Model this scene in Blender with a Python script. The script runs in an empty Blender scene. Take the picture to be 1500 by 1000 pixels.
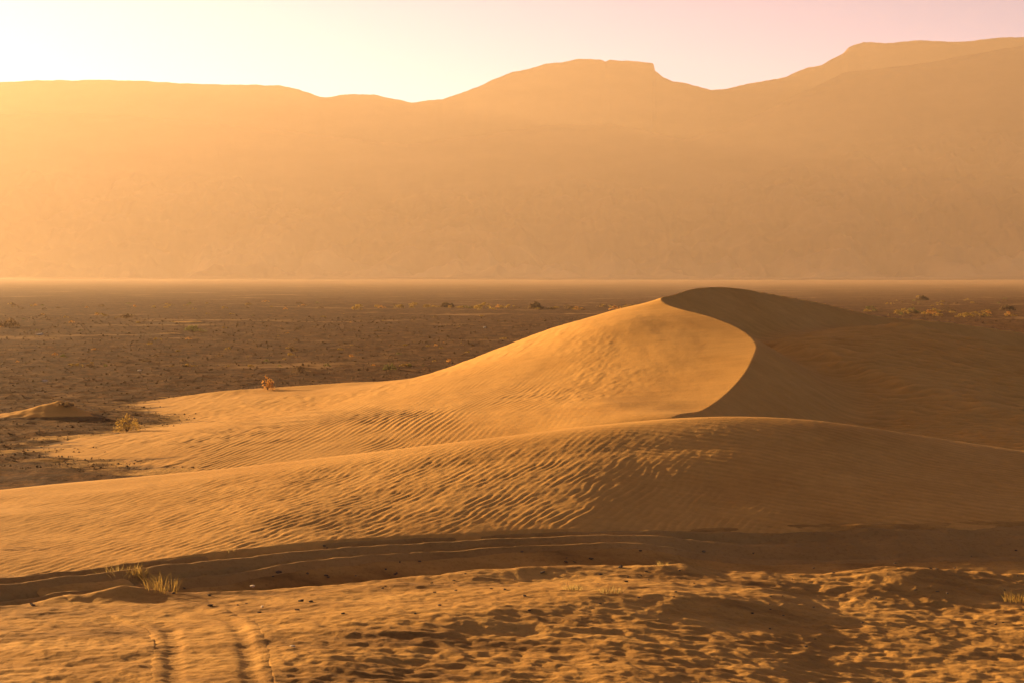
import bpy, math, random
import numpy as np
from mathutils import Vector, Matrix

# ------------------------------------------------------------------ camera, sky, sun, exposure
sc = bpy.context.scene
COL = sc.collection
CAM_H, F_PX, HORIZON = 8.0, 2500.0, 402.0          # metres; focal length and horizon in the photo's 1500 px
PITCH = math.atan((500.0 - HORIZON) / F_PX)
cam_d = bpy.data.cameras.new('camera')
cam = bpy.data.objects.new('camera', cam_d)
COL.objects.link(cam)
cam_d.lens = 36.0 * F_PX / 1500.0
cam_d.sensor_width = 36.0
cam_d.clip_start, cam_d.clip_end = 0.5, 40000.0
cam.location = (0, 0, CAM_H)
cam.rotation_euler = (math.pi / 2 - PITCH, 0, 0)
sc.camera = cam

SUN_AZ, SUN_EL = math.radians(50.5), math.radians(9.2)     # azimuth to the left of the view direction
to_sun = Vector((-math.sin(SUN_AZ) * math.cos(SUN_EL), math.cos(SUN_AZ) * math.cos(SUN_EL), math.sin(SUN_EL)))

world = bpy.data.worlds.new('World')
sc.world = world
world.use_nodes = True
wn = world.node_tree.nodes
wl = world.node_tree.links
wn.clear()
sky = wn.new('ShaderNodeTexSky')
sky.sky_type = 'NISHITA'
sky.sun_disc = False
sky.sun_elevation = SUN_EL
sky.sun_rotation = -SUN_AZ
sky.altitude = 700
sky.air_density = 0.21
sky.dust_density = 0.5
sky.ozone_density = 0.0
bg = wn.new('ShaderNodeBackground')
bg.inputs['Strength'].default_value = 0.05
wo = wn.new('ShaderNodeOutputWorld')
wl.new(sky.outputs[0], bg.inputs['Color'])
wl.new(bg.outputs[0], wo.inputs['Surface'])

sun_d = bpy.data.lights.new('sun', 'SUN')
sun_d.energy = 5.0
sun_d.angle = math.radians(0.5)
sun_d.color = (1.0, 0.68, 0.31)
sun = bpy.data.objects.new('sun', sun_d)
COL.objects.link(sun)
sun.rotation_euler = to_sun.to_track_quat('Z', 'Y').to_euler()

sc.view_settings.view_transform = 'Standard'
sc.view_settings.look = 'None'
sc.view_settings.exposure = 2.25
sc.view_settings.gamma = 1.0
sc.view_settings.use_curve_mapping = False
sc.cycles.use_denoising = True
sc.cycles.max_bounces = 6
sc.cycles.diffuse_bounces = 3
sc.cycles.volume_bounces = 1
sc.cycles.caustics_reflective = False
sc.cycles.caustics_refractive = False

HAZE_DENSITY = 0.000098
HAZE_COLOR = (0.98, 0.705, 0.48)
HAZE_G = 0.42

# ------------------------------------------------------------------ numpy helpers
rng = np.random.default_rng(7)
random.seed(7)
_P = rng.permutation(256).astype(np.int32)
_P = np.concatenate([_P, _P])
_GA = rng.random(256) * 2 * np.pi
_GX, _GY = np.cos(_GA), np.sin(_GA)


def perlin(x, y, seed=0):
    x = np.asarray(x, float) + seed * 17.31
    y = np.asarray(y, float) - seed * 9.77
    xi, yi = np.floor(x).astype(np.int64), np.floor(y).astype(np.int64)
    xf, yf = x - xi, y - yi
    xi &= 255
    yi &= 255
    u = xf * xf * xf * (xf * (xf * 6 - 15) + 10)
    v = yf * yf * yf * (yf * (yf * 6 - 15) + 10)
    a, b = _P[xi], _P[xi + 1]

    def g(h, dx, dy):
        return _GX[h] * dx + _GY[h] * dy
    g00 = g(_P[a + yi], xf, yf)
    g10 = g(_P[b + yi], xf - 1, yf)
    g01 = g(_P[a + yi + 1], xf, yf - 1)
    g11 = g(_P[b + yi + 1], xf - 1, yf - 1)
    return ((g00 * (1 - u) + g10 * u) * (1 - v) + (g01 * (1 - u) + g11 * u) * v) * 1.5


def fbm(x, y, octaves=4, seed=0, gain=0.5):
    s, a, f = 0.0, 1.0, 1.0
    for k in range(octaves):
        s = s + a * perlin(x * f, y * f, seed + k)
        a *= gain
        f *= 2.03
    return s


def sstep(a, b, t):
    t = np.clip((t - a) / (b - a), 0, 1)
    return t * t * (3 - 2 * t)


def smax(a, b, k):
    h = np.clip(0.5 + 0.5 * (a - b) / k, 0, 1)
    return b + (a - b) * h + k * h * (1 - h)


def at(px, py, Y):
    """World point seen at photo pixel (px, py) at depth Y."""
    dx, dy = (px - 750.0) / F_PX, (500.0 - py) / F_PX
    c, s = math.cos(PITCH), math.sin(PITCH)
    fy, fz = c + dy * s, -s + dy * c
    t = Y / fy
    return np.array((dx * t, Y, CAM_H + fz * t))


class RBF:
    """Thin-plate surface through control points (x, y, z)."""
    def __init__(self, pts, smooth=0.0):
        p = np.asarray(pts, float)
        self.c, self.s = p[:, :2].mean(0), 20.0
        q = (p[:, :2] - self.c) / self.s
        n = len(q)
        A = np.zeros((n + 3, n + 3))
        A[:n, :n] = self.k(((q[:, None] - q[None]) ** 2).sum(-1)) + smooth * np.eye(n)
        A[:n, n] = 1
        A[:n, n + 1:] = q
        A[n:, :n] = A[:n, n:].T
        self.w = np.linalg.solve(A, np.concatenate([p[:, 2], np.zeros(3)]))
        self.q = q

    @staticmethod
    def k(r2):
        return 0.5 * r2 * np.log(r2 + 1e-12)

    def __call__(self, x, y):
        x, y = (np.asarray(x, float) - self.c[0]) / self.s, (np.asarray(y, float) - self.c[1]) / self.s
        n = len(self.q)
        o = self.w[n] + self.w[n + 1] * x + self.w[n + 2] * y
        for (qx, qy), w in zip(self.q, self.w[:n]):
            o = o + w * self.k((x - qx) ** 2 + (y - qy) ** 2)
        return o


def catmull(pts, step):
    p = np.asarray(pts, float)
    P = np.vstack([2 * p[0] - p[1], p, 2 * p[-1] - p[-2]])
    out = []
    for i in range(1, len(P) - 2):
        n = max(2, int(np.linalg.norm(P[i + 1][:2] - P[i][:2]) / step))
        t = np.linspace(0, 1, n, endpoint=False)[:, None]
        a, b, c, d = P[i - 1], P[i], P[i + 1], P[i + 2]
        out.append(0.5 * (2 * b + (c - a) * t + (2 * a - 5 * b + 4 * c - d) * t ** 2 + (3 * b - a - 3 * c + d) * t ** 3))
    out.append(p[-1:])
    return np.vstack(out)


def polyline_dist(x, y, line):
    """Distance to a polyline, signed (+ on its right), and the height at the nearest point."""
    best = np.full(x.shape, 1e18)
    sg = np.zeros(x.shape)
    zz = np.zeros(x.shape)
    for a, b in zip(line[:-1], line[1:]):
        d = b[:2] - a[:2]
        L2 = (d ** 2).sum()
        t = np.clip(((x - a[0]) * d[0] + (y - a[1]) * d[1]) / L2, 0, 1)
        ex, ey = x - a[0] - t * d[0], y - a[1] - t * d[1]
        r2 = ex * ex + ey * ey
        m = r2 < best
        best = np.where(m, r2, best)
        cr = -(d[0] * (y - a[1]) - d[1] * (x - a[0]))
        sg = np.where(m, np.sign(cr), sg)
        zz = np.where(m, a[2] + t * (b[2] - a[2]), zz)
    return np.sqrt(best) * np.where(sg == 0, 1, sg), zz


# ------------------------------------------------------------------ the relief of the place
# --- main dune: windward face W, brink line, lee face at the angle of repose, apron
CREST_PX = [(930, 640, 70), (985, 613, 73.5), (1020, 604, 76.5), (1050, 588, 80), (1085, 555, 86), (1103, 525, 91), (1108, 503, 95),
            (1085, 482, 99.5), (1042, 464, 103.5), (1002, 454, 106.5), (978, 446, 109), (970, 438, 111), (982, 430, 113),
            (1010, 424, 115), (1050, 420, 117.5), (1120, 428, 121), (1200, 443, 124), (1260, 457, 127), (1300, 464, 129),
            (1400, 473, 132), (1500, 487, 135), (1620, 502, 138), (1800, 530, 142)]
CREST = catmull([at(*p) for p in CREST_PX], 0.5)
_sky = [(965, 441, 112.5), (920, 450, 113), (880, 462, 113), (830, 476, 113), (780, 492, 112.5), (700, 522, 111), (640, 543, 109), (600, 555, 108),
        (500, 567, 107), (400, 574, 108), (270, 583, 112)]
W_PTS = [tuple(p) for p in CREST[::7]]
for p in _sky:
    q = at(*p)
    W_PTS.append(tuple(q))
    W_PTS.append((q[0] - 2, q[1] + 8, q[2] * 0.62 - 0.75))
    W_PTS.append((q[0] - 4, q[1] + 20, q[2] * 0.12 - 1.5))
    W_PTS.append((q[0] - 4, q[1] + 36, -2.2))
W_PTS += [(8, 95, 3.65), (2, 95, 2.7), (-5, 95, 1.62), (-12, 95, 0.55), (-19, 95, -0.12), (-28, 95, -0.6),
          (5, 80, 1.95), (0, 80, 1.45), (-7, 80, 0.85), (-14, 80, 0.42), (-21, 80, 0.02), (-28, 80, -0.4),
          (7, 72, 1.2), (0, 72, 0.8), (-8, 72, 0.35), (-16, 72, 0.0), (-24, 72, -0.45), (7, 104, 5.2), (2, 104, 3.9),
          (22, 95, 5.2), (20, 84, 4.2), (19, 110, 7.4), (24, 118, 8.2), (34, 122, 7.4), (44, 126, 5.0), (27, 142, 3.4), (42, 150, 1.4), (20, 136, 4.6),
          (-36, 108, -0.8), (-40, 90, -1.0), (16, 76, 2.9), (14, 70, 2.0)]
W_SURF = RBF(W_PTS, 0.0005)
APRON = RBF([tuple(at(1180, 515, 104)), tuple(at(1270, 547, 99)), tuple(at(1400, 592, 92)), tuple(at(1500, 618, 89)), tuple(at(1620, 645, 87)),
             tuple(at(1300, 480, 120)), tuple(at(1400, 500, 117)), tuple(at(1500, 520, 115)), tuple(at(1620, 540, 114)),
             (14, 78, -0.2), (18, 82, 0.05), (24, 80, 0.25), (32, 78, 0.35), (40, 76, 0.5), (10, 70, -0.5), (24, 70, -0.1), (40, 68, 0.3),
             (30, 135, 0.8), (45, 135, 1.2), (52, 110, 0.6), (55, 90, 0.0), (10, 100, 0.2), (5, 110, 0.2), (20, 130, 0.5), (60, 130, 0.4)], 0.001)
FOLDS = [np.array([at(*p) for p in q]) for q in (
    [(1150, 508, 106), (1180, 515, 104), (1270, 547, 99), (1400, 592, 92), (1500, 618, 89), (1620, 645, 87)],
    [(1290, 470, 122), (1340, 484, 118.5), (1440, 507, 116), (1500, 522, 115), (1620, 542, 114)])]
TAN_REPOSE = math.tan(math.radians(31))


def h_dune(x, y, fine=True):
    d, zc = polyline_dist(x, y, CREST[::2])
    w = W_SURF(x, y)
    if fine:
        face = sstep(0.5, 3.0, -d) * sstep(0.1, 0.8, w)
        w = w + face * (0.03 * fbm(x / 9, y / 16, 3, 3) + 0.02 * fbm(x / 2.2, y / 4.5, 3, 5))
    w = w + 0.34 * np.exp(-((y - 109.5 + 0.1 * (x + 15)) / 1.8) ** 2) * sstep(-24, -18, x) * (1 - sstep(-11, -5, x))
    lee = np.where(d > 0, -1e9, zc + 0.75 * (-d))
    right = d > -0.05
    cone = np.full(x.shape, -1e9)
    xr, yr = x[right], y[right]
    cc = cone[right]
    for c in CREST[::3]:
        cc = np.maximum(cc, c[2] - TAN_REPOSE * np.hypot(xr - c[0], yr - c[1]))
    cone[right] = cc
    cone = np.where(right, np.maximum(cone, zc - TAN_REPOSE * np.abs(d)), cone)
    lee = np.maximum(lee, cone)
    a = APRON(x, y)
    if fine:
        a = a + 0.10 * fbm(x / 7, y / 9, 3, 8)
        for fl in FOLDS:
            fd, _ = polyline_dist(x, y, fl)
            fd = fd + 0.5 * perlin(x / 4, y / 4, 12)
            a = a + 0.42 * np.where(fd < 0, np.exp(-(fd / 3.5) ** 2), np.exp(-(fd / 0.9) ** 2))
    lee = np.where(d > -0.05, smax(lee, a, 0.9), lee)
    h = np.minimum(w, lee)
    if fine:
        # wind ripples: crests run away from the camera on the windward face
        lit = sstep(0.8, 2.5, -d)
        warp = 0.22 * fbm(x / 4.5, y / 11, 3, 21)
        patch = np.exp(-((x + 6.5) / 6.5) ** 2 - ((y - 83) / 9.5) ** 2) * sstep(-0.55, 0.25, fbm(x / 5, y / 9, 2, 25))
        ph = (x * 0.975 - y * 0.21 + warp) * (2 * np.pi / 0.34)
        h = h + lit * patch * 0.022 * (np.sin(ph + 0.5 * np.sin(ph)) + 0.5 * perlin(x / 0.5, y / 3.0, 27))
        faint = (0.35 + sstep(0.0, 0.5, fbm(x / 6, y / 12, 2, 28))) * (1 - patch) * sstep(4, 12, -d)
        ph3 = (x * 0.90 - y * 0.30 + 2.2 * warp) * (2 * np.pi / 0.30)
        h = h + lit * faint * 0.008 * np.sin(ph3)
        # loose mottling on the upper left shoulder, smooth towards the brink
        rough = 0.12 + sstep(0.0, 0.6, fbm(x / 9, y / 12, 2, 35) + 1.1 * np.exp(-((x - 1) / 6) ** 2 - ((y - 106) / 8) ** 2) + 0.6 * sstep(-8, -18, x))
        u, v = x * 0.95 - y * 0.22, x * 0.22 + y * 0.95
        h = h + lit * sstep(1.5, 9, -d) * rough * (0.017 * fbm(u / 0.75, v / 2.6, 4, 31) + 0.012 * fbm(u / 0.3, v / 0.8, 2, 33))
        # lee side: long faint ripples across the apron
        ap = sstep(0.5, 6.0, d) * sstep(0.3, 1.2, h - (zc - TAN_REPOSE * np.abs(d)))
        ph2 = (y * 0.95 + x * 0.28 + 0.9 * fbm(x / 6, y / 5, 3, 41)) * (2 * np.pi / 0.75)
        h = h + ap * 0.06 * np.sin(ph2) + ap * 0.09 * fbm(x / 1.6, y / 0.9, 3, 43)
    return h


# --- low front ridge with its ripples
TRACK_LINE = [(-260, 905), (-100, 878), (0, 863), (120, 850), (250, 834), (300, 829), (430, 815), (560, 804), (700, 796),
              (800, 792), (1000, 787), (1200, 782), (1400, 778), (1600, 774), (1900, 770)]
TRACK_PX = [(px, py, (CAM_H - 0.1) * F_PX / (py - HORIZON)) for px, py in TRACK_LINE]
TRACK = catmull([np.array([at(*p)[0], p[2], 0.0]) for p in TRACK_PX], 0.8)
RIDGE_PX = [(-420, 760, 57), (-150, 737, 60), (0, 717, 62), (150, 704, 63), (300, 691, 64), (500, 668, 64.2), (700, 645, 64.0), (900, 620, 64.2), (1050, 608, 64.8),
            (1200, 613, 65.4), (1350, 638, 65.8), (1500, 660, 65.6), (1650, 682, 66), (1900, 715, 63)]
_r = np.array([at(*p) for p in RIDGE_PX])


def _smooth_interp(x, xs, ys, w=1.6):
    g = np.linspace(-60, 60, 1201)
    v = np.interp(g, xs, ys)
    k = np.exp(-0.5 * (np.arange(-60, 61) * 0.1 / w) ** 2)
    v = np.convolve(np.pad(v, 60, mode='edge'), k / k.sum(), mode='valid')
    return np.interp(x, g, v)


def ripples_ridge(x, y):
    left = 1 - sstep(0, 9, x + 0.5 * (y - 60))
    wa = 0.20 * fbm(x / 2.6, y / 3.0, 3, 51)
    pa = (x * 0.86 - y * 0.40 + wa) * (2 * np.pi / 0.26)
    ra = np.sin(pa + 0.6 * np.sin(pa)) * (0.55 + 0.6 * perlin(x / 1.1, y / 1.5, 52))
    wb = 0.22 * fbm(x / 3.2, y / 2.2, 3, 55)
    pb = (y * 0.90 + x * 0.36 + wb) * (2 * np.pi / 0.36)
    rb = np.sin(pb + 0.6 * np.sin(pb)) * (0.6 + 0.5 * perlin(x / 1.8, y / 1.2, 56))
    lump = fbm(x / 0.42 - 0.55 * y, y / 0.75, 3, 58)
    return left * ra + (1 - left) * rb, lump, left


def h_ridge(x, y, fine=True):
    yr = _smooth_interp(x, _r[:, 0], _r[:, 1])
    zr = _smooth_interp(x, _r[:, 0], _r[:, 2])
    yf = _smooth_interp(x, TRACK[:, 0], TRACK[:, 1], 1.0) + 1.55
    if fine:
        yf = yf + 0.22 * fbm(x / 3.0, y / 6.0, 3, 61)
    bank = sstep(-13, -7, x)
    zf = 0.02 + 0.20 * bank * (1 - sstep(2, 7, x))
    t = (yr - y) / (yr - yf)
    tc = np.clip(t, 0, 1)
    # rounded top, straight flank, then a short steep bank at the foot
    prof = np.where(tc < 0.30, 0.92 * tc ** 1.6 / 0.30 ** 0.6, 0.0)
    k0 = 0.92 * 0.30
    prof = np.where(tc >= 0.30, k0 + (1.0 - k0) * (tc - 0.30) / 0.70, prof)
    front = zr - (zr - zf) * prof
    front = front - sstep(0.0, 1.0, yf - y) * (0.25 + 0.45 * bank) - np.clip(yf - 1.0 - y, 0, 20) * 0.5
    s = np.clip(y - yr, 0, None)
    back = zr - 0.05 * s - 0.012 * s * s
    h = np.where(y > yr, back, front)
    if fine:
        on = sstep(-0.4, 1.0, -(y - yr) + 1.5)
        r, lump, left = ripples_ridge(x, y)
        amp = 0.008 + 0.007 * sstep(-16, -6, x) * (1 + 1.3 * sstep(3, 10, x))
        amp = amp * (0.30 + 0.70 * sstep(0.0, 0.25, t)) * (1 - 0.85 * sstep(-0.6, 0.5, yf - y))
        cut = 0.35 + 0.65 * sstep(-0.25, 0.35, perlin(x / 0.9 + 3, y / 1.3, 64) + 0.4 * perlin(x / 3.0, y / 3.0, 65))
        h = h + on * amp * (0.85 * r * (0.4 + 0.6 * cut) + 0.70 * lump * (0.45 + 0.7 * left))
        h = h + 0.06 * fbm(x / 6, y / 5, 2, 66) * on * sstep(0.02, 0.2, t)
    return h


# --- the vehicle tracks
TRACK2_PX = [(96, 858, 44.6), (150, 880, 42.6), (205, 905, 40.6), (255, 925, 39.2), (290, 945, 37.9), (303, 965, 36.6), (308, 990, 35.1), (312, 1040, 32.4), (320, 1120, 28.5)]
TRACK2 = catmull([np.array([at(*p)[0], p[2], 0.0]) for p in TRACK2_PX], 0.6)
TRACK_W, TRACK2_W = 1.45, 1.25


def rut_profile(d, w, deep):
    if w == TRACK2_W:
        wide = np.exp(-((np.abs(d) - 0.72) / 0.17) ** 4)
        return 2.4 * deep * (-wide + 0.22 * np.exp(-((np.abs(d) - 0.98) / 0.12) ** 2))
    a = np.exp(-((np.abs(d) - 0.72) / 0.20) ** 2)
    berm = 0.8 * np.exp(-((np.abs(d) - 1.08) / 0.16) ** 2) + 1.1 * np.exp(-(d / 0.24) ** 2)
    return deep * (-a + 0.62 * berm)


def h_fore_base(x, y):
    """Broad relief of the sand in the foreground."""
    yt = _smooth_interp(x, TRACK[:, 0], TRACK[:, 1], 1.0)
    e = yt - y                                              # metres in front of the track
    left = 1 - sstep(-11.5, -5.5, x)
    ln = 1 - 0.50 * left
    depth = 0.72 - 0.55 * left - 0.50 * sstep(4, 10, x)
    e = e + 0.30 * fbm(x / 2.6, y / 5, 2, 69)
    h = 0.06 - (depth + 0.06) * sstep(0.8 * ln, 3.5 * ln, e) + (depth + 0.05) * sstep(3.3 * ln, 5.2 * ln, e)
    tilt = 0.27 * sstep(3.5, 8, x)
    h = h - tilt * np.clip(e + 1.6, 0, 2.4) + tilt * 1.6 * sstep(3.3, 5.2, e)
    # the ground climbs gently towards the viewer on the left
    h = h + 0.034 * np.clip(e - 5, 0, 40) * (1 - 0.75 * sstep(-6, 4, x))
    # lit tongue of sand with a short lee bank facing the camera
    yc = 38.0 + (x + 2.6) * 0.53 + 0.35 * np.sin(x * 0.8)
    wgt = sstep(-9, -2, x) * (1 - sstep(6.4, 8.6, x))
    s = yc - y
    tongue = np.where(s < 0, 0.22 * np.exp(-(s / 3.2) ** 2), 0.22 - 0.20 * sstep(0.0, 3.0, s))
    h = h + wgt * tongue
    # second short tongue nearer the track
    yc2 = 45.6 + 0.22 * (x - 2) + 0.15 * np.sin(x * 1.3)
    w2 = sstep(-5, 1, x) * (1 - sstep(4.6, 6.0, x))
    s2 = yc2 - y
    w2 = w2 * 0.7
    h = h + w2 * np.where(s2 < 0, 0.22 * np.exp(-(s2 / 1.6) ** 2), 0.22 - 0.22 * sstep(0, 1.5, s2))
    # churned mound at the right
    h = h + 0.25 * np.exp(-((x - 10.3) / 2.4) ** 2 - ((y - 46.5) / 2.6) ** 2)
    h = h - 0.045 * np.clip(x - 2, 0, 14) * sstep(2, 8, e)
    h = h - 0.18 * sstep(2, 10, x) * (1 - sstep(34, 41, y))
    # little hummock with grass beside the track at the left
    h = h + 0.24 * np.exp(-((x + 9.75) / 0.95) ** 2 - ((y - 42.3) / 0.6) ** 2) + 0.13 * np.exp(-((x + 11.1) / 0.55) ** 2 - ((y - 42.2) / 0.6) ** 2)
    # sand behind the track rises a little under the ridge
    return h


def h_fore_raw(x, y, fine=True):
    h = h_fore_base(x, y)
    if fine:
        dt, _ = polyline_dist(x, y, TRACK[::2])
        dt2, _ = polyline_dist(x, y, TRACK2[::2])
        calm = (0.25 + 0.75 * sstep(0.8, 3.6, np.abs(dt))) * (0.30 + 0.70 * sstep(0.9, 1.5, np.abs(dt2)))
        # wind runs from the left: lumps are drawn out along it
        u, v = x * 0.93 - y * 0.37, x * 0.37 + y * 0.93
        zone = 0.34 + 0.50 * sstep(-6, 5, x - (y - 40) * 0.9)
        zone = zone * (1 - 0.55 * np.exp(-((y - 41.2 - x * 0.4) / 1.8) ** 2) * sstep(-8, -2, x) * (1 - sstep(5, 8, x)))
        n = fbm(u / 0.62, v / 0.46, 4, 71, 0.45)
        rid = 1 - np.abs(perlin(u / 0.85 + 0.4 * perlin(u, v, 79), v / 0.52, 75)) * 1.8
        big = fbm(x / 4.2, y / 3.2, 3, 77)
        h = h + calm * zone * (0.036 * n + 0.032 * (rid - 0.4)) + 0.09 * big * calm
        h = h + 0.010 * fbm(x / 0.36, y / 0.30, 2, 81) * (0.4 + calm)
    return h


def h_track(x, y, which, fine=True):
    line, w, deep = (TRACK, TRACK_W, 0.20) if which == 1 else (TRACK2, TRACK2_W, 0.014)
    d, _ = polyline_dist(x, y, line)
    edge_d = d
    d = d + 0.07 * perlin(x / 1.5, y / 1.5, 91)
    keep = 1.0
    if which == 2:
        keep = 0.35 + 0.65 * sstep(0, 6, 41 - y)
    else:
        keep = 1 - 0.8 * sstep(4, 11, x)
    h = h_fore_raw(x, y, fine) * 1.0 + keep * deep * 0 + keep * rut_profile(d, w, deep)
    if fine:
        run = x if which == 1 else y
        rut = np.exp(-((np.abs(d) - 0.72) / 0.18) ** 2)
        h = h + 0.012 * fbm(x / 0.3, y / 0.3, 2, 95) + 0.004 * rut * np.sin(run * 2 * np.pi / 0.24 + 6 * np.abs(d)) + 0.03 * fbm(x / 1.2, y / 1.2, 2, 97)
    return h - 0.06 * sstep(w - 0.10, w, np.abs(edge_d)), d


def h_fore(x, y, fine=True):
    h = h_fore_raw(x, y, fine)
    d1, _ = polyline_dist(x, y, TRACK[::2])
    d2, _ = polyline_dist(x, y, TRACK2[::2])
    h = h - 0.40 * (1 - sstep(TRACK_W - 0.34, TRACK_W - 0.13, np.abs(d1)))
    h = h - 0.26 * (1 - sstep(TRACK2_W - 0.30, TRACK2_W - 0.13, np.abs(d2)))
    # the sheet dives under the plain behind the ridge
    return h - 0.06 * np.clip(y - 58, 0, None)


def h_plain(x, y, fine=True):
    h = -0.05 + 0.10 * fbm(x / 30, y / 30, 3, 101)
    far = sstep(150, 600, y)
    h = h * (1 + 2.0 * far)
    if fine:
        near = 1 - sstep(300, 1200, y)
        sandy = sstep(-0.15, 0.35, fbm(x / 14, y / 10, 3, 104))
        h = h + near * (0.10 * fbm(x / 2.6, y / 1.3, 4, 107, 0.6) + 0.05 * (1 - np.abs(perlin(x / 3.5, y / 2.4, 111)) * 2))
    return np.where(y < 58, h - 1.6 * sstep(58, 50, y), h)


MOUND_PX = [(90, 606, 96, 0.95, 2.4), (425, 590, 104, 0.55, 1.5), (282, 473, 282, 0.42, 4.5), (252, 490, 228, 0.34, 4.0), (-60, 622, 94, 0.5, 2.6)]
MOUNDS = [(at(px, py, Y)[0], Y, hh, r) for px, py, Y, hh, r in MOUND_PX]


def h_mound(x, y, m):
    mx, my, hh, r = m
    u = (x - mx)
    # long gentle tail up wind (left), steeper to the right
    sx = np.where(u < 0, 1.9 * r, 0.95 * r)
    q = np.sqrt((u / sx) ** 2 + ((y - my) / (1.0 * r)) ** 2)
    return -0.22 + hh * 1.22 * np.exp(-(q * 1.5) ** 1.25) + 0.05 * fbm(x / 0.7, y / 0.7, 3, 121) * (q < 1.6)


def top(x, y, fine=False):
    x, y = np.atleast_1d(np.asarray(x, float)), np.atleast_1d(np.asarray(y, float))
    h = h_plain(x, y, fine)
    a = np.where(y < 60, h_fore(x, y, fine), -9)
    b = np.where((y > 40) & (y < 84), h_ridge(x, y, fine), -9)
    c = np.where((y > 66) & (y < 150), h_dune(x, y, fine), -9)
    h = np.maximum(np.maximum(h, a), np.maximum(b, c))
    for m in MOUNDS:
        h = np.maximum(h, h_mound(x, y, m))
    return h


def ground_at(px, py, y0=28.0, y1=3000.0, fine=True):
    """The ground point that photo pixel (px, py) looks at."""
    Y = np.exp(np.linspace(math.log(y0), math.log(y1), 900))
    P = np.array([at(px, py, v) for v in Y])
    h = top(P[:, 0], P[:, 1], False)
    i = int(np.argmax(P[:, 2] <= h))
    if P[i, 2] > h[i]:
        return None
    if fine:
        z = top(P[i:i + 1, 0], P[i:i + 1, 1], True)[0]
    else:
        z = h[i]
    return Vector((P[i, 0], P[i, 1], z))


# ------------------------------------------------------------------ mesh and material helpers
def cover_attr(o, val, name='sand_cover'):
    at_ = o.data.attributes.new(name, 'FLOAT', 'POINT')
    at_.data.foreach_set('value', np.asarray(val, np.float32))


def link_mesh(name, verts, faces, mat, parent=None, smooth=True):
    me = bpy.data.meshes.new(name)
    verts = np.asarray(verts, np.float32)
    me.vertices.add(len(verts))
    me.vertices.foreach_set('co', verts.ravel())
    if isinstance(faces, np.ndarray):
        n, k = faces.shape
        me.loops.add(n * k)
        me.loops.foreach_set('vertex_index', faces.astype(np.int32).ravel())
        me.polygons.add(n)
        me.polygons.foreach_set('loop_start', np.arange(0, n * k, k, dtype=np.int32))
        me.polygons.foreach_set('loop_total', np.full(n, k, dtype=np.int32))
    else:
        tot = np.array([len(f) for f in faces], np.int32)
        me.loops.add(int(tot.sum()))
        me.loops.foreach_set('vertex_index', np.array([i for f in faces for i in f], np.int32))
        me.polygons.add(len(faces))
        me.polygons.foreach_set('loop_start', np.concatenate([[0], np.cumsum(tot)[:-1]]).astype(np.int32))
        me.polygons.foreach_set('loop_total', tot)
    me.update(calc_edges=True)
    me.validate()
    me.polygons.foreach_set('use_smooth', np.full(len(me.polygons), smooth))
    me.materials.append(mat)
    o = bpy.data.objects.new(name, me)
    COL.objects.link(o)
    if parent:
        o.parent = parent
    return o


def grid_faces(nr, nc):
    i = np.arange(nr * nc).reshape(nr, nc)
    return np.stack([i[:-1, :-1], i[:-1, 1:], i[1:, 1:], i[1:, :-1]], -1).reshape(-1, 4)


def sheet(name, fn, rows, tans, mat, drop=None):
    """A height-field sheet; rows are depths, columns fan out with depth."""
    Y, T = np.meshgrid(rows, tans, indexing='ij')
    X = Y * T
    Z = fn(X.ravel(), Y.ravel()).reshape(X.shape)
    f = grid_faces(len(rows), len(tans))
    if drop is not None:
        keep = drop(X.ravel(), Y.ravel(), Z.ravel())[f].any(1)
        f = f[keep]
        used = np.unique(f)
        mp = np.zeros(X.size, np.int64)
        mp[used] = np.arange(len(used))
        f = mp[f]
        V = np.stack([X.ravel(), Y.ravel(), Z.ravel()], -1)[used]
    else:
        V = np.stack([X.ravel(), Y.ravel(), Z.ravel()], -1)
    return link_mesh(name, V, f, mat)


def geo(a, b, n):
    return np.exp(np.linspace(math.log(a), math.log(b), n))


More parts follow.
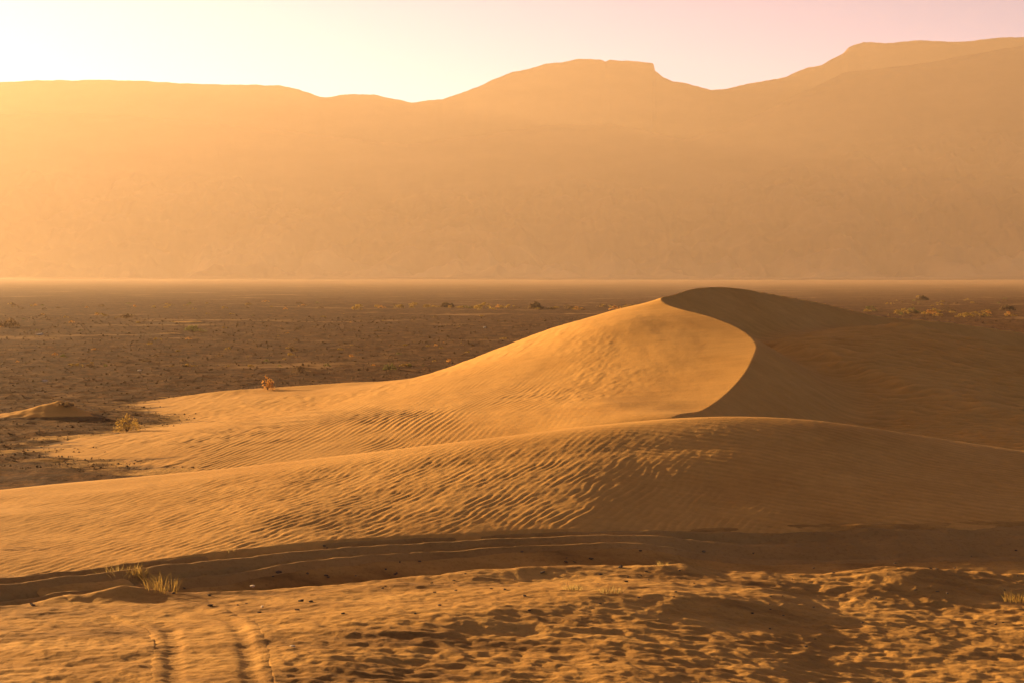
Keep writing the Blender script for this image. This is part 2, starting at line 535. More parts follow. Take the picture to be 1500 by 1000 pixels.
class NT:
    def __init__(self, name):
        self.m = bpy.data.materials.new(name)
        self.m.use_nodes = True
        self.t = self.m.node_tree
        self.t.nodes.clear()
        self.out = self.t.nodes.new('ShaderNodeOutputMaterial')
        self.b = self.t.nodes.new('ShaderNodeBsdfPrincipled')
        self.b.inputs['Roughness'].default_value = 1.0
        self.b.inputs['Specular IOR Level'].default_value = 0.04
        self.t.links.new(self.b.outputs[0], self.out.inputs['Surface'])
        self.pos = self.t.nodes.new('ShaderNodeNewGeometry').outputs['Position']

    def link(self, a, b):
        self.t.links.new(a, b)

    def noise(self, scale, detail=4, rough=0.55, stretch=(1, 1, 1), dist=0.0):
        mp = self.t.nodes.new('ShaderNodeMapping')
        mp.inputs['Scale'].default_value = stretch
        self.link(self.pos, mp.inputs['Vector'])
        n = self.t.nodes.new('ShaderNodeTexNoise')
        n.inputs['Scale'].default_value = scale
        n.inputs['Detail'].default_value = detail
        n.inputs['Roughness'].default_value = rough
        n.inputs['Distortion'].default_value = dist
        self.link(mp.outputs[0], n.inputs['Vector'])
        return n.outputs['Fac']

    def ramp(self, fac, stops):
        r = self.t.nodes.new('ShaderNodeValToRGB')
        e = r.color_ramp.elements
        while len(e) < len(stops):
            e.new(0.5)
        for k, (p, c) in enumerate(stops):
            e[k].position = p
            e[k].color = (*c, 1) if len(c) == 3 else c
        self.link(fac, r.inputs['Fac'])
        return r.outputs['Color']

    def mix(self, fac, a, b):
        m = self.t.nodes.new('ShaderNodeMix')
        m.data_type = 'RGBA'
        for s, v in ((m.inputs['Factor'], fac), (m.inputs['A'], a), (m.inputs['B'], b)):
            pass
        ins = {'Factor': m.inputs[0], 'A': m.inputs[6], 'B': m.inputs[7]}
        for k, v in (('Factor', fac), ('A', a), ('B', b)):
            if isinstance(v, (int, float)):
                ins[k].default_value = v
            elif isinstance(v, tuple):
                ins[k].default_value = (*v, 1)
            else:
                self.link(v, ins[k])
        return m.outputs[2]

    def bump(self, h, strength, dist, prev=None):
        b = self.t.nodes.new('ShaderNodeBump')
        b.inputs['Strength'].default_value = strength
        b.inputs['Distance'].default_value = dist
        self.link(h, b.inputs['Height'])
        if prev is not None:
            self.link(prev, b.inputs['Normal'])
        return b.outputs['Normal']

    def color(self, c):
        if isinstance(c, tuple):
            self.b.inputs['Base Color'].default_value = (*c, 1)
        else:
            self.link(c, self.b.inputs['Base Color'])

    def normal(self, n):
        self.link(n, self.b.inputs['Normal'])


def sand_over_gravel(m, sand, gravel):
    """Blown sand thinning out into streaks over the gravel."""
    at_ = m.t.nodes.new('ShaderNodeAttribute')
    at_.attribute_name = 'sand_cover'
    n = m.noise(0.55, 7, 0.68, (0.45, 1.0, 1.0), 0.6)
    ad = m.t.nodes.new('ShaderNodeMath')
    ad.operation = 'ADD'
    m.link(at_.outputs['Fac'], ad.inputs[0])
    m.link(n, ad.inputs[1])
    mr = m.t.nodes.new('ShaderNodeMapRange')
    mr.interpolation_type = 'SMOOTHSTEP'
    m.link(ad.outputs[0], mr.inputs[0])
    mr.inputs[1].default_value, mr.inputs[2].default_value = 0.90, 1.12
    return m.mix(mr.outputs[0], gravel, sand)


def sand_material(name, base, dark, pale, speck=0.5, bump=0.02, edge=False, scale=0.16, stretch=(1, 0.7, 1)):
    m = NT(name)
    broad = m.ramp(m.noise(scale, 6, 0.62, stretch), [(0.33, dark), (0.50, base), (0.70, pale)])
    fine = m.ramp(m.noise(7.0, 6, 0.7), [(0.30, (0.62, 0.60, 0.58)), (0.5, (1, 1, 1)), (0.75, (1.0, 1.0, 1.0))])
    mul = m.t.nodes.new('ShaderNodeMix')
    mul.data_type = 'RGBA'
    mul.blend_type = 'MULTIPLY'
    mul.inputs[0].default_value = speck
    m.link(broad, mul.inputs[6])
    m.link(fine, mul.inputs[7])
    cr = m.t.nodes.new('ShaderNodeAttribute')
    cr.attribute_name = 'ripple_shading'  # ripple relief painted into the sand colour: paler crests, darker troughs
    streak_shading = m.t.nodes.new('ShaderNodeMix')
    streak_shading.data_type = 'RGBA'
    streak_shading.blend_type = 'MULTIPLY'
    streak_shading.inputs[0].default_value = 1.0
    m.link(mul.outputs[2], streak_shading.inputs[6])
    streak = m.noise(1.3, 6, 0.7, (0.35, 1.0, 1.0), 0.5)
    ad = m.t.nodes.new('ShaderNodeMath')
    ad.operation = 'MULTIPLY_ADD'
    m.link(streak, ad.inputs[0])
    ad.inputs[1].default_value = 0.9
    m.link(cr.outputs['Fac'], ad.inputs[2])
    m.link(m.ramp(ad.outputs[0], [(0.15, (0.80, 0.79, 0.78)), (0.80, (1.10, 1.10, 1.10))]), streak_shading.inputs[7])
    mul = streak_shading
    m.color(sand_over_gravel(m, mul.outputs[2], (0.10, 0.052, 0.021)) if edge else mul.outputs[2])
    n1 = m.bump(m.noise(4.5, 5, 0.65, (1, 1, 1)), 0.6, bump)
    n2 = m.bump(m.noise(40.0, 3, 0.6), 0.5, bump * 0.15, n1)
    m.normal(n2)
    return m.m


SAND = sand_material('dune_sand', (0.54, 0.278, 0.068), (0.49, 0.245, 0.058), (0.57, 0.30, 0.079), 0.25, 0.02, True)
SAND_RIDGE = sand_material('rippled_sand', (0.53, 0.272, 0.067), (0.48, 0.238, 0.057), (0.57, 0.30, 0.079), 0.35, 0.02)
SAND_FORE = sand_material('trampled_sand', (0.42, 0.215, 0.054), (0.23, 0.113, 0.031), (0.55, 0.295, 0.078), 0.7, 0.05, False, 0.55, (0.40, 1.0, 1))
SAND_TRACK = sand_material('packed_sand', (0.37, 0.20, 0.06), (0.28, 0.15, 0.045), (0.43, 0.24, 0.075), 0.6, 0.03)


def plain_material():
    m = NT('gravel_plain')
    m.b.inputs['Specular IOR Level'].default_value = 0.025
    g = m.ramp(m.noise(0.35, 6, 0.65, (1, 0.8, 1)), [(0.30, (0.050, 0.021, 0.006)), (0.5, (0.078, 0.034, 0.010)), (0.72, (0.130, 0.062, 0.019))])
    st = m.ramp(m.noise(1.7, 8, 0.82, (0.6, 1, 1)), [(0.36, (0.22, 0.20, 0.18)), (0.48, (0.9, 0.9, 0.9)), (0.60, (1.5, 1.45, 1.3)), (0.70, (2.6, 2.5, 2.2))])
    mul = m.t.nodes.new('ShaderNodeMix')
    mul.data_type = 'RGBA'
    mul.blend_type = 'MULTIPLY'
    mul.inputs[0].default_value = 1.0
    m.link(g, mul.inputs[6])
    m.link(st, mul.inputs[7])
    # drifts of blown sand over the gravel, broad and stretched along the wind
    patch = m.ramp(m.noise(0.045, 5, 0.6, (0.55, 1, 1), 0.4), [(0.58, (0, 0, 0)), (0.74, (0.75, 0.75, 0.75))])
    near = m.mix(patch, mul.outputs[2], (0.36, 0.20, 0.075))
    # the plain pales with distance: low dust haze painted into its colour
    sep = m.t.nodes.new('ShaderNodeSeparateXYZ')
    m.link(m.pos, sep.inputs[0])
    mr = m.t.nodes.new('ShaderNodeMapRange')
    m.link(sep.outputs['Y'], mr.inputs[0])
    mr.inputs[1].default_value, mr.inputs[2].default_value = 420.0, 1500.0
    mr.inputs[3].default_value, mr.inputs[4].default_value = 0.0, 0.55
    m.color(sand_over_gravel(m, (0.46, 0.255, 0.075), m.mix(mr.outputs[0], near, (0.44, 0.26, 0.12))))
    m.normal(m.bump(m.noise(1.8, 6, 0.75), 0.9, 0.12))
    return m.m


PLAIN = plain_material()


def rock_material():
    m = NT('hazy_rock')
    c = m.ramp(m.noise(0.006, 7, 0.62, (1, 1, 3.0)), [(0.32, (0.12, 0.064, 0.036)), (0.5, (0.15, 0.080, 0.045)), (0.70, (0.18, 0.097, 0.054))])
    # pale sand and scree fans at the foot, also painting in dust haze
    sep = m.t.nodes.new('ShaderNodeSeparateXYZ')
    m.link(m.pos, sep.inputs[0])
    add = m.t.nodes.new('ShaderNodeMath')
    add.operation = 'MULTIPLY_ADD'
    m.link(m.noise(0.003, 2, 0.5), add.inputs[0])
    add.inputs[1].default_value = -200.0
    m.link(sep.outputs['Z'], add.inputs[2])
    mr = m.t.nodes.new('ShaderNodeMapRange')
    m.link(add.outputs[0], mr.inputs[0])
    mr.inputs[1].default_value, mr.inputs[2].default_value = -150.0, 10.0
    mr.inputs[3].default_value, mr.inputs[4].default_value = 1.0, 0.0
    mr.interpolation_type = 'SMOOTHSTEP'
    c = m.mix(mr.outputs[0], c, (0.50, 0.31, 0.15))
    m.color(c)
    m.normal(m.bump(m.noise(0.02, 6, 0.65, (1, 1, 2)), 0.35, 5.0))
    return m.m


ROCK = rock_material()


def structure(o):
    o['kind'] = 'structure'
    return o


def tag(o, label, cat, group=None):
    o['label'] = label
    o['category'] = cat
    if group:
        o['group'] = group
    return o


# ------------------------------------------------------------------ ground
TAN = np.linspace(-0.43, 0.43, 900)
rows = np.concatenate([np.linspace(-900, 20, 12), geo(40, 72, 40), geo(73, 600, 330), geo(615, 9000, 90)])
Yg, Tg = np.meshgrid(rows, np.linspace(-0.43, 0.43, 640), indexing='ij')
Wd = np.maximum(Yg, 0) + 60.0
# the fan widens behind the camera too, and its outermost columns run far out sideways
T2 = Tg.copy()
Xg = Wd * T2 * 1.0
side = np.abs(Tg) > 0.428
Xg = np.where(side, np.sign(Tg) * 6500.0, Xg)
Zg = h_plain(Xg.ravel(), Yg.ravel()).reshape(Xg.shape)
Zg = np.where(Yg < 40, -1.7, Zg)
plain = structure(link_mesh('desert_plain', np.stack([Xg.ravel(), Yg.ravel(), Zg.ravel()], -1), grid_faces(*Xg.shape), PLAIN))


def sand_cover(x, y):
    """0 bare gravel ... 1 deep sand, from how far the dune's base lies above the plain."""
    c = np.zeros(len(x))
    k = (y > 64) & (y < 150) & (np.abs(x) < 80)
    d = h_dune(x[k], y[k], False) - h_plain(x[k], y[k], False)
    c[k] = np.clip((d + 0.54) / 1.05, 0, 1) * sstep(-62, -38, x[k])
    return c


cover_attr(plain, sand_cover(Xg.ravel(), Yg.ravel()))

dune = structure(sheet('sand_dune', h_dune, np.concatenate([geo(68, 120, 430), geo(120.3, 160, 60)]), np.linspace(-0.40, 0.40, 900), SAND,
                lambda x, y, z: z > -0.75))
_co = np.empty(len(dune.data.vertices) * 3, np.float32)
dune.data.vertices.foreach_get('co', _co)
_co = _co.reshape(-1, 3).astype(float)
cover_attr(dune, np.maximum(sand_cover(_co[:, 0], _co[:, 1]), sstep(8, 16, _co[:, 0])))
ridge = structure(sheet('low_sand_ridge', h_ridge, geo(41, 76, 600), np.linspace(-0.38, 0.38, 900), SAND_RIDGE, lambda x, y, z: z > -1.2))
_rc = np.empty(len(ridge.data.vertices) * 3, np.float32)
ridge.data.vertices.foreach_get('co', _rc)
_rc = _rc.reshape(-1, 3).astype(float)
_rr, _rl, _ = ripples_ridge(_rc[:, 0], _rc[:, 1])
cover_attr(ridge, 0.22 * _rr + 0.10 * _rl, 'ripple_shading')  # crests tinted paler than troughs, so ripple shading is in the colour
_dd, _ = polyline_dist(_co[:, 0], _co[:, 1], CREST[::4])
_ph = (_co[:, 1] * 0.95 + _co[:, 0] * 0.28 + 0.9 * fbm(_co[:, 0] / 6, _co[:, 1] / 5, 3, 41)) * (2 * np.pi / 0.75)
cover_attr(dune, sstep(1.5, 7, _dd) * (0.16 * np.sin(_ph) + 0.12 * fbm(_co[:, 0] / 2.4, _co[:, 1] / 0.9, 3, 45)), 'ripple_shading')  # lee side only: light and dark of its ripples put into the colour
structure(sheet('foreground_sand', h_fore, np.concatenate([np.linspace(18, 30.6, 20), geo(31, 60, 430)]), np.linspace(-0.38, 0.38, 900), SAND_FORE))


def track_strip(name, line, w, which, along, across):
    d = np.gradient(line[:, :2], axis=0)
    L = np.concatenate([[0], np.cumsum(np.hypot(*np.diff(line[:, :2], axis=0).T))])
    s = np.linspace(0, L[-1], along)
    cx, cy = np.interp(s, L, line[:, 0]), np.interp(s, L, line[:, 1])
    dx, dy = np.interp(s, L, d[:, 0]), np.interp(s, L, d[:, 1])
    n = np.hypot(dx, dy)
    nx, ny = dy / n, -dx / n
    o = np.linspace(-w, w, across)
    X = cx[:, None] + nx[:, None] * o
    Y = cy[:, None] + ny[:, None] * o
    Z, _ = h_track(X.ravel(), Y.ravel(), which)
    return structure(link_mesh(name, np.stack([X.ravel(), Y.ravel(), Z], -1), grid_faces(along, across), SAND_TRACK if which == 1 else SAND_FORE))


track_strip('vehicle_track', TRACK, TRACK_W, 1, 1100, 40)
track_strip('vehicle_track', TRACK2, TRACK2_W, 2, 420, 40)

for m in MOUNDS:
    mx, my, hh, r = m
    gx, gy = np.meshgrid(np.linspace(mx - 4.2 * r, mx + 2.2 * r, 110), np.linspace(my - 2.0 * r, my + 2.0 * r, 70))
    z = h_mound(gx.ravel(), gy.ravel(), m)
    mo = structure(link_mesh('sand_mound', np.stack([gx.ravel(), gy.ravel(), z], -1), grid_faces(*gx.shape), SAND))
    cover_attr(mo, np.clip((z + 0.12) / 0.45, 0, 1))

# ------------------------------------------------------------------ mountains
BACK_SKY = [(-700, 190), (-400, 150), (-200, 128), (-60, 122), (0, 121), (60, 118), (150, 117), (240, 120), (270, 123), (330, 123), (410, 125), (440, 132), (470, 143), (478, 144),
            (500, 140), (550, 138), (575, 145), (605, 150), (625, 147), (650, 146), (700, 128), (750, 106), (775, 101), (800, 93), (850, 87),
            (880, 87), (886, 90), (892, 87), (920, 89), (956, 93), (958, 104), (970, 113), (985, 119), (1000, 121), (1040, 132), (1060, 131),
            (1100, 122), (1150, 112), (1180, 100), (1200, 97), (1215, 88), (1232, 79), (1240, 70), (1262, 63), (1330, 61), (1400, 61), (1420, 60), (1460, 56), (1500, 53),
            (1600, 50), (1800, 60), (2100, 110), (2400, 200)]
FRONT_SKY = [(-700, 240), (-400, 205), (-100, 170), (100, 165), (300, 178), (450, 196), (600, 212), (700, 200), (800, 184), (900, 182), (1000, 205), (1060, 190),
             (1110, 168), (1160, 142), (1230, 108), (1350, 92), (1500, 66), (1650, 62), (1800, 75), (2100, 140), (2400, 240)]


def range_mesh(name, prof, y_ridge, y_foot, y_back, seed, cliff):
    T = np.linspace(-0.54, 0.60, 1400)
    ys = np.concatenate([np.linspace(y_foot, y_ridge, 120), np.linspace(y_ridge, y_back, 24)[1:]])
    px = 750 + T * F_PX
    py = np.interp(px, [p[0] for p in prof], [p[1] for p in prof])
    py = py + 1.3 * fbm(T * 55, T * 0, 4, seed + 1, 0.6)
    zr = np.array([at(750, q, y_ridge)[2] for q in py])
    Y, TT = np.meshgrid(ys, T, indexing='ij')
    t = np.clip((Y - y_foot) / (y_ridge - y_foot), 0, 1)
    wob = 0.10 * fbm(TT * 9, Y / 900, 3, seed)
    t2 = np.clip(t + wob * t * (1 - t) * 3, 0, 1)
    # talus apron, gullied slope, cliff band under the rim
    prof_z = 0.08 * t2 ** 0.8 + 0.60 * (0.5 * sstep(0.10, 0.95, t2) + 0.5 * np.clip((t2 - 0.12) / 0.88, 0, 1)) + 0.32 * np.clip((t2 - 1 + cliff) / cliff, 0, 1)
    X = Y * TT
    gull = np.abs(perlin(X / 230 + 0.3 * perlin(X / 120, Y / 300, seed + 5), Y / 900, seed + 3))
    gull = gull + 0.5 * np.abs(perlin(X / 95, Y / 500, seed + 4)) + 0.25 * np.abs(perlin(X / 40, Y / 200, seed + 6))
    env = sstep(0.02, 0.35, t) * (1 - sstep(0.80, 0.985, t))
    Z = zr[None, :] * prof_z - env * 60 * gull + env * 18 * fbm(X / 60, Y / 60, 3, seed + 9)
    back = np.clip((Y - y_ridge) / (y_back - y_ridge), 0, 1)
    Z = Z - sstep(0, 1, back) * 0.6 * zr[None, :] - back * 0.15 * zr[None, :]
    edge = sstep(0, 0.08, (TT + 0.54)) * sstep(0, 0.08, 0.60 - TT)
    Z = Z * edge - 3.0 * (1 - sstep(0, 0.03, t))
    Z = np.where(t < 0.2, np.maximum(Z, -3.0), Z)
    return structure(link_mesh(name, np.stack([X.ravel(), Y.ravel(), Z.ravel()], -1), grid_faces(*X.shape), ROCK))


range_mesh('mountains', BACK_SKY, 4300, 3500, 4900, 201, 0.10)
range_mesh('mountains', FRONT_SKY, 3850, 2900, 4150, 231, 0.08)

# ------------------------------------------------------------------ haze
hz = NT('desert_haze')
hz.t.nodes.remove(hz.b)
vol = hz.t.nodes.new('ShaderNodeVolumePrincipled')
vol.inputs['Color'].default_value = (*HAZE_COLOR, 1)
vol.inputs['Density'].default_value = HAZE_DENSITY
vol.inputs['Anisotropy'].default_value = HAZE_G
hz.link(vol.outputs[0], hz.out.inputs['Volume'])
hx0, hx1, hy0, hy1, hz0, hz1 = -7200, 7200, -1100, 9300, -6, 660
hv = [(x, y, z) for x in (hx0, hx1) for y in (hy0, hy1) for z in (hz0, hz1)]
hf = [(0, 1, 3, 2), (4, 6, 7, 5), (0, 4, 5, 1), (2, 3, 7, 6), (0, 2, 6, 4), (1, 5, 7, 3)]
hob = link_mesh('haze', hv, hf, hz.m, smooth=False)
hob['kind'] = 'stuff'

# ------------------------------------------------------------------ plants and stones
def plant_mat(name, a, b, thin=0.0):
    m = NT(name)
    c = m.ramp(m.noise(9.0, 3), [(0.35, a), (0.65, b)])
    m.color(c)
    m.b.inputs['Roughness'].default_value = 0.8
    if thin:
        tr = m.t.nodes.new('ShaderNodeBsdfTranslucent')
        m.link(c, tr.inputs['Color'])
        mx = m.t.nodes.new('ShaderNodeMixShader')
        mx.inputs[0].default_value = thin
        m.link(m.b.outputs[0], mx.inputs[1])
        m.link(tr.outputs[0], mx.inputs[2])
        m.link(mx.outputs[0], m.out.inputs['Surface'])
    return m.m


LEAF_GOLD = plant_mat('dry_gold_leaf', (0.22, 0.13, 0.03), (0.34, 0.21, 0.05), 0.5)
LEAF_ORANGE = plant_mat('dry_orange_leaf', (0.38, 0.17, 0.04), (0.48, 0.24, 0.06), 0.5)
LEAF_GREEN = plant_mat('dusty_green_leaf', (0.10, 0.09, 0.03), (0.17, 0.14, 0.045), 0.5)
LEAF_BROWN = plant_mat('withered_brown_leaf', (0.10, 0.060, 0.032), (0.16, 0.095, 0.045), 0.5)
TWIG = plant_mat('dry_twig', (0.09, 0.055, 0.03), (0.15, 0.09, 0.05))
STRAW = plant_mat('dry_straw', (0.33, 0.22, 0.07), (0.46, 0.32, 0.11), 0.5)
STONE = plant_mat('dark_stone', (0.05, 0.034, 0.024), (0.12, 0.08, 0.05))
GRAVEL = plant_mat('brown_gravel', (0.045, 0.020, 0.008), (0.15, 0.075, 0.028))
STONE_PALE = plant_mat('pale_stone', (0.50, 0.38, 0.25), (0.64, 0.50, 0.34))


def blades(n, radius, height, width, lean, rnd, bunch=0.5):
    V, Fc = [], []
    for _ in range(n):
        a, r = rnd.random() * 6.283, radius * rnd.random() ** bunch
        bx, by = r * math.cos(a), r * math.sin(a)
        h = height * (0.45 + 0.55 * rnd.random())
        la, ll = rnd.random() * 6.283, lean * h * rnd.random()
        tx, ty = bx + ll * math.cos(la) + 0.4 * bx, by + ll * math.sin(la) + 0.4 * by
        wa = rnd.random() * 6.283
        wx, wy = width * math.cos(wa), width * math.sin(wa)
        k = len(V)
        mx, my = bx * 0.6 + tx * 0.4, by * 0.6 + ty * 0.4
        V += [(bx - wx, by - wy, -0.03), (bx + wx, by + wy, -0.03), (mx + wx * .8, my + wy * .8, h * .6), (mx - wx * .8, my - wy * .8, h * .6), (tx, ty, h)]
        Fc += [(k, k + 1, k + 2, k + 3), (k + 3, k + 2, k + 4)]
    return V, Fc


def leaf_cloud(n, rx, rz, size, rnd):
    """Small leaf faces spread in clumps through an uneven dome."""
    V, Fc = [], []
    clumps = [(rnd.random() * 6.283, rnd.random() ** .6, 0.2 + 0.8 * rnd.random()) for _ in range(max(6, n // 22))]
    for _ in range(n):
        a, r, q = clumps[rnd.randrange(len(clumps))]
        a += rnd.gauss(0, 0.35)
        r = min(1.1, max(0, r + rnd.gauss(0, 0.14)))
        z = max(0.02, (q * math.sqrt(max(0.05, 1.05 - r * r)) + rnd.gauss(0, 0.09)) * rz)
        x, y = rx * r * math.cos(a), rx * r * math.sin(a)
        u = Vector((rnd.gauss(0, 1), rnd.gauss(0, 1), rnd.gauss(0, 1))).normalized()
        v = u.cross(Vector((rnd.gauss(0, 1), rnd.gauss(0, 1), rnd.gauss(0, 1)))).normalized()
        s = size * (0.6 + 0.8 * rnd.random())
        k = len(V)
        for p, q2 in ((-1, 0), (0, -.45), (1, 0), (0, .45)):
            w = Vector((x, y, z)) + u * (s * p) + v * (s * q2)
            V.append(tuple(w))
        Fc.append((k, k + 1, k + 2, k + 3))
    return V, Fc


def twigs(n, rx, rz, w, rnd):
    V, Fc = [], []
    for _ in range(n):
        a, r = rnd.random() * 6.283, (0.3 + 0.7 * rnd.random())
        tx, ty, tz = rx * r * math.cos(a), rx * r * math.sin(a), rz * (0.4 + 0.6 * rnd.random())
        k = len(V)
        for j in range(3):
            b = j * 2.094
            V.append((w * math.cos(b), w * math.sin(b), -0.05))
        for j in range(3):
            b = j * 2.094
            V.append((tx * .55 + .6 * w * math.cos(b), ty * .55 + .6 * w * math.sin(b), tz * .7))
        V.append((tx, ty, tz))
        for j in range(3):
            j2 = (j + 1) % 3
            Fc += [(k + j, k + j2, k + 3 + j2, k + 3 + j), (k + 3 + j, k + 3 + j2, k + 6)]
    return V, Fc


def shrub(name, loc, rx, rz, leaf, label, cat='shrub', group=None, n=260, seed=1, size=0.05, parts=True):
    rnd = random.Random(seed)
    if not parts:
        V, Fc = leaf_cloud(n, rx, rz, size, rnd)
        o = link_mesh(name, V, Fc, leaf, smooth=False)
        o.location = loc
        return tag(o, label, cat, group)
    e = bpy.data.objects.new(name, None)
    COL.objects.link(e)
    e.location = loc
    tag(e, label, cat, group)
    link_mesh('foliage', *leaf_cloud(n, rx, rz, size, rnd), leaf, e, smooth=False)
    link_mesh('twigs', *twigs(26, rx, rz, 0.012, rnd), TWIG, e, smooth=False)
    return e


def tuft(name, loc, n, radius, height, label, group=None, seed=1, mat=None, width=0.007, lean=0.8):
    rnd = random.Random(seed)
    e = bpy.data.objects.new(name, None)
    COL.objects.link(e)
    e.location = loc
    tag(e, label, 'grass tuft', group)
    bl = link_mesh('blades', *blades(n, radius, height, width, lean, rnd), mat or STRAW, e, smooth=False)
    bl['kind'] = 'stuff'
    st = link_mesh('dead_stems', *blades(n // 5, radius * 1.1, height * 1.25, width * 0.6, lean * 1.3, rnd), TWIG, e, smooth=False)
    st['kind'] = 'stuff'
    return e


# single shrubs that stand out on the plain
g = ground_at

shrub('shrub', g(97, 596), 0.7, 0.28, LEAF_BROWN, 'low brown scrub on top of the large left mound', n=260, seed=15, size=0.06)
shrub('shrub', g(186, 632), 0.62, 0.85, LEAF_GOLD, 'rounded dry golden shrub on the sand strip right of the large left mound', n=520, seed=3, size=0.055)
shrub('shrub', g(392, 572), 0.42, 0.85, LEAF_ORANGE, 'small bright orange shrub behind the pale tongue of sand', n=320, seed=4, size=0.06)
shrub('shrub', g(570, 543), 0.55, 0.62, LEAF_GREEN, 'yellow green shrub standing just above the lit dune edge', n=380, seed=5, size=0.06)
shrub('shrub', g(441, 546), 0.75, 0.55, LEAF_BROWN, 'low dark brown shrub on gravel between orange and green shrubs', n=380, seed=6, size=0.06)
shrub('shrub', g(427, 516), 0.5, 0.9, LEAF_BROWN, 'thin upright dry shrub farther out on the brown gravel plain', n=200, seed=7, size=0.07)
shrub('shrub', g(8, 480), 2.1, 1.3, LEAF_BROWN, 'wide dark shrub at the left edge of the plain', n=420, seed=8, size=0.16)
shrub('shrub', g(186, 467), 2.0, 0.8, LEAF_BROWN, 'low flat dark shrub on the far left plain', n=300, seed=9, size=0.16)
shrub('shrub', g(283, 487), 1.7, 0.9, LEAF_GREEN, 'dusty shrub on the pale sand patch left of centre', n=300, seed=10, size=0.12)
shrub('shrub', g(655, 451), 1.5, 1.3, LEAF_BROWN, 'tallest dark bush at the left end of the middle bush line', n=420, seed=11, size=0.3)
shrub('shrub', g(783, 453), 1.4, 1.5, LEAF_BROWN, 'dark reddish bush in the middle bush line near the dune', n=420, seed=12, size=0.3)
shrub('shrub', g(1475, 455), 1.9, 1.2, LEAF_BROWN, 'dark bush right of the dune near the right edge', n=360, seed=13, size=0.3)
shrub('shrub', g(1350, 440), 2.3, 1.3, LEAF_BROWN, 'dark bush far beyond the right shoulder of the dune', n=360, seed=14, size=0.4)

# grass near the camera
tuft('grass_tuft', g(180, 858), 190, 0.50, 0.62, 'largest golden grass clump on the hummock beside the wheel track', seed=20, mat=STRAW)
tuft('grass_tuft', g(160, 860), 110, 0.30, 0.42, 'short amber grass at the left end of the track hummock', seed=21, mat=LEAF_GOLD)
tuft('grass_tuft', g(203, 860), 120, 0.22, 0.66, 'tall yellow grass spray at the right of the hummock clump', seed=22, mat=LEAF_GOLD)
tuft('grass_tuft', g(238, 866), 60, 0.42, 0.55, 'sparse curved dry stalks right of the grass hummock', seed=23, mat=LEAF_GOLD, width=0.007, lean=0.9)
tuft('grass_tuft', g(132, 868), 24, 0.25, 0.32, 'few thin stalks left of the grass hummock', seed=24, mat=STRAW, width=0.007)
tuft('grass_tuft', g(838, 866), 70, 0.22, 0.17, 'short straw tuft beside a dark hollow in the foreground sand', seed=25)
tuft('grass_tuft', g(892, 870), 80, 0.30, 0.17, 'wider straw tuft right of the dark hollow', seed=26)
tuft('grass_tuft', g(968, 826), 24, 0.20, 0.13, 'little straw tuft on the lit bank below the wheel track', seed=27)
tuft('grass_tuft', g(1488, 880), 80, 0.30, 0.22, 'amber grass tuft at the right edge of the foreground', seed=28, mat=LEAF_GOLD)
tuft('grass_tuft', g(340, 822), 9, 0.12, 0.22, 'lone dry stalks standing beside the wheel track', seed=29, width=0.006)

# distant lines of bushes
protos = []
for k in range(5):
    rnd = random.Random(60 + k)
    V, Fc = leaf_cloud(130, 1.0, 0.9, 0.16, rnd)
    me_o = link_mesh('far_bush', V, Fc, [LEAF_BROWN, LEAF_GOLD, LEAF_GREEN, LEAF_ORANGE, LEAF_BROWN][k], smooth=False)
    protos.append(me_o)
used = [False] * 5


def far_bush(px, py, s, label, group):
    loc = g(px, py, 150.0, fine=False)
    if loc is None:
        return
    k = random.choice((0, 1, 1, 1, 2, 3, 4))
    o = protos[k] if not used[k] else protos[k].copy()
    if used[k]:
        COL.objects.link(o)
    used[k] = True
    o.location = loc
    sc_ = s * loc.y / 500.0
    o.scale = (sc_ * random.uniform(0.8, 1.5), sc_ * random.uniform(0.8, 1.4), sc_ * random.uniform(0.6, 1.1))
    o.rotation_euler = (0, 0, random.random() * 6.28)
    tag(o, label, 'bush', group)


for _ in range(46):
    px = random.uniform(610, 960) if random.random() < 0.8 else random.uniform(520, 620)
    far_bush(px, random.gauss(452, 1.6), random.uniform(0.7, 1.7), 'small dry bush in the bush line left of the dune summit', 'bushes in the line left of the dune')
for _ in range(52):
    px = random.uniform(1265, 1500)
    far_bush(px, random.gauss(459 + (px - 1300) * 0.02, 2.0), random.uniform(0.7, 1.7), 'small dry bush in the bush line behind the right shoulder of the dune', 'bushes in the line right of the dune')
for _ in range(26):
    far_bush(random.uniform(1300, 1500), random.gauss(444, 3), random.uniform(0.4, 0.9), 'tiny dark bush far out on the right of the plain', 'far bushes on the right of the plain')
for _ in range(40):
    far_bush(random.uniform(0, 480), random.gauss(449, 2.5), random.uniform(0.4, 0.9), 'tiny dark bush far out on the left of the plain', 'far bushes on the left of the plain')
for _ in range(120):
    px, py = random.uniform(0, 760), 460 + 125 * random.random() ** 1.3
    far_bush(px, py, random.uniform(0.25, 0.9) * (1.0 if py < 500 else 1.3), 'small withered plant scattered on the brown gravel plain', 'withered plants on the gravel plain')


far_bush(1362, 408.6, 0.9, 'tiny dark clump at the foot of the mountains far beyond the right shoulder of the dune', None)


# stones
def stone_mesh(name, seed, mat):
    rnd = random.Random(seed)
    import bmesh
    bm = bmesh.new()
    bmesh.ops.create_icosphere(bm, subdivisions=1, radius=1.0)
    for v in bm.verts:
        v.co *= rnd.uniform(0.7, 1.2)
        v.co.z *= 0.65
    me = bpy.data.meshes.new(name)
    bm.to_mesh(me)
    bm.free()
    me.materials.append(mat)
    return me


stone_meshes = [stone_mesh('stone', 300 + k, STONE) for k in range(5)]
pale_meshes = [stone_mesh('stone', 320 + k, STONE_PALE) for k in range(3)]


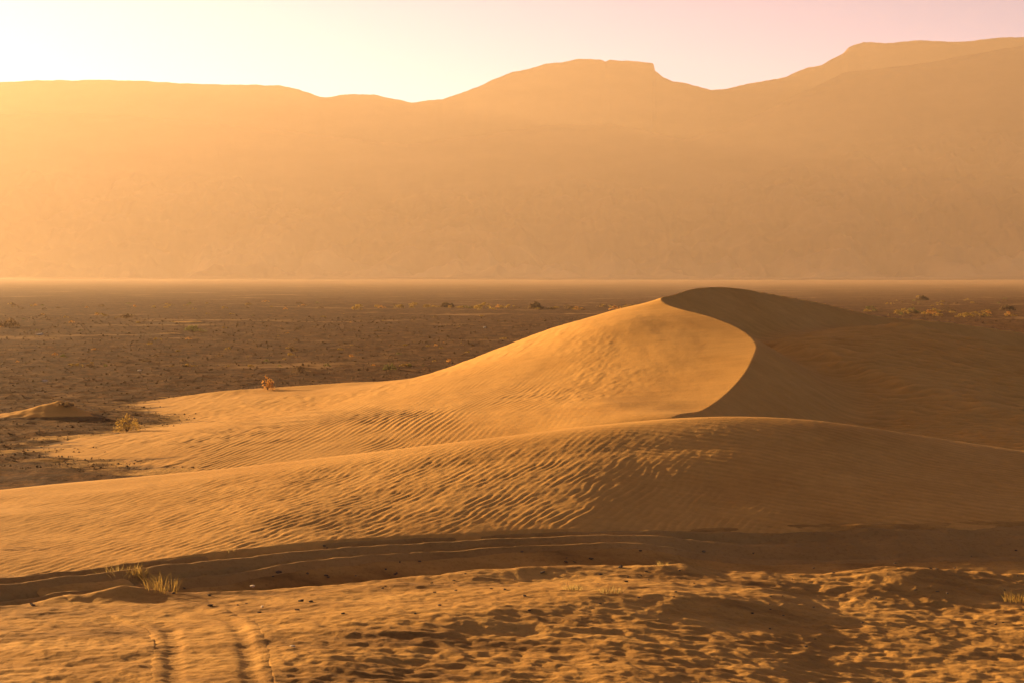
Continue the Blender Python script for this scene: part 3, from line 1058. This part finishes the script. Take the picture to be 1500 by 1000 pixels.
def stone(px, py, r, label, group=None, pale=False):
    loc = g(px, py)
    if loc is None:
        return
    o = bpy.data.objects.new('stone', random.choice(pale_meshes if pale else stone_meshes))
    COL.objects.link(o)
    o.location = loc + Vector((0, 0, 0.25 * r))
    o.scale = (r * random.uniform(.8, 1.5), r * random.uniform(.8, 1.3), r * random.uniform(.6, 1.0))
    o.rotation_euler = (random.uniform(-.2, .2), random.uniform(-.2, .2), random.random() * 6.28)
    tag(o, label, 'stone', group)


stone(1031, 808, 0.075, 'black stone alone on the dark bank below the wheel track')
stone(795, 836, 0.07, 'black stone on the shadow edge left of the straw tufts')
stone(909, 828, 0.08, 'black stone on the lit bank edge below the dark hollow')
stone(866, 822, 0.085, 'dark stone in shade above the lit bank')
stone(829, 823, 0.075, 'dark stone in shade, left of a pair above the lit bank')
stone(408, 842, 0.11, 'dark stone in the hollow below the wheel track')
stone(214, 850, 0.10, 'dark stone at the right foot of the grass hummock')
stone(276, 842, 0.08, 'dark stone by the wheel track right of the hummock')
stone(308, 889, 0.08, 'dark stone on lit sand near the left foreground')
stone(441, 882, 0.08, 'dark stone on the sand above the small dark hollow')
stone(370, 861, 0.09, 'white stone on the sand below the wheel track', pale=True)
stone(199, 887, 0.08, 'white stone in front of the grass hummock', pale=True)
stone(205, 890, 0.06, 'small white chip beside the white stone near the hummock', pale=True)
stone(384, 889, 0.05, 'small pale chip among the dark clods', pale=True)
stone(428, 950, 0.06, 'pale chip on the dark clod near the lower track', pale=True)
stone(66, 559, 0.22, 'white stone alone on the brown plain behind the left mound', pale=True)
stone(204, 543, 0.20, 'pale stone on the gravel left of centre', pale=True)
stone(58, 492, 0.42, 'pale boulder on the far left plain', pale=True)
stone(710, 481, 0.34, 'pale boulder on the plain left of the dune', pale=True)
for _ in range(55):
    stone(random.uniform(20, 1050), random.uniform(842, 900), random.uniform(0.025, 0.06), 'small dark pebble lying on the foreground sand', 'pebbles on the foreground sand')
for _ in range(25):
    stone(random.uniform(300, 1000), random.uniform(806, 845), random.uniform(0.03, 0.06), 'small dark pebble in the shaded hollow below the wheel track', 'pebbles in the shaded hollow')
for _ in range(30):
    stone(random.uniform(1100, 1495), random.uniform(800, 960), random.uniform(0.025, 0.055), 'small dark pebble on the churned sand at the right', 'pebbles on the churned sand')

# gravel of the plain: nobody could count it
rs = np.random.default_rng(5)
N = 42000
gy = np.exp(rs.uniform(math.log(70), math.log(330), N))
gx = gy * rs.uniform(-0.40, 0.40, N)
gz = h_plain(gx, gy)
okm = np.maximum(h_dune(gx, gy, False), h_ridge(gx, gy, False)) < gz + 0.05
gx, gy, gz = gx[okm], gy[okm], gz[okm]
n = len(gx)
r = 0.03 + 0.085 * rs.random(n) ** 4 * (gy / 120)
base = np.array([(1, 0, 0), (0, 1, 0), (-1, 0, 0), (0, -1, 0), (0, 0, 0.8), (0, 0, -0.6)], float)
V = base[None] * r[:, None, None] * rs.uniform(0.6, 1.3, (n, 6, 3)) + np.stack([gx, gy, gz + 0.02], -1)[:, None]
tri = np.array([(0, 1, 4), (1, 2, 4), (2, 3, 4), (3, 0, 4), (1, 0, 5), (2, 1, 5), (3, 2, 5), (0, 3, 5)])
Fg = (tri[None] + (np.arange(n) * 6)[:, None, None]).reshape(-1, 3)
grav = link_mesh('gravel', V.reshape(-1, 3), Fg, GRAVEL, smooth=False)
grav['kind'] = 'stuff'
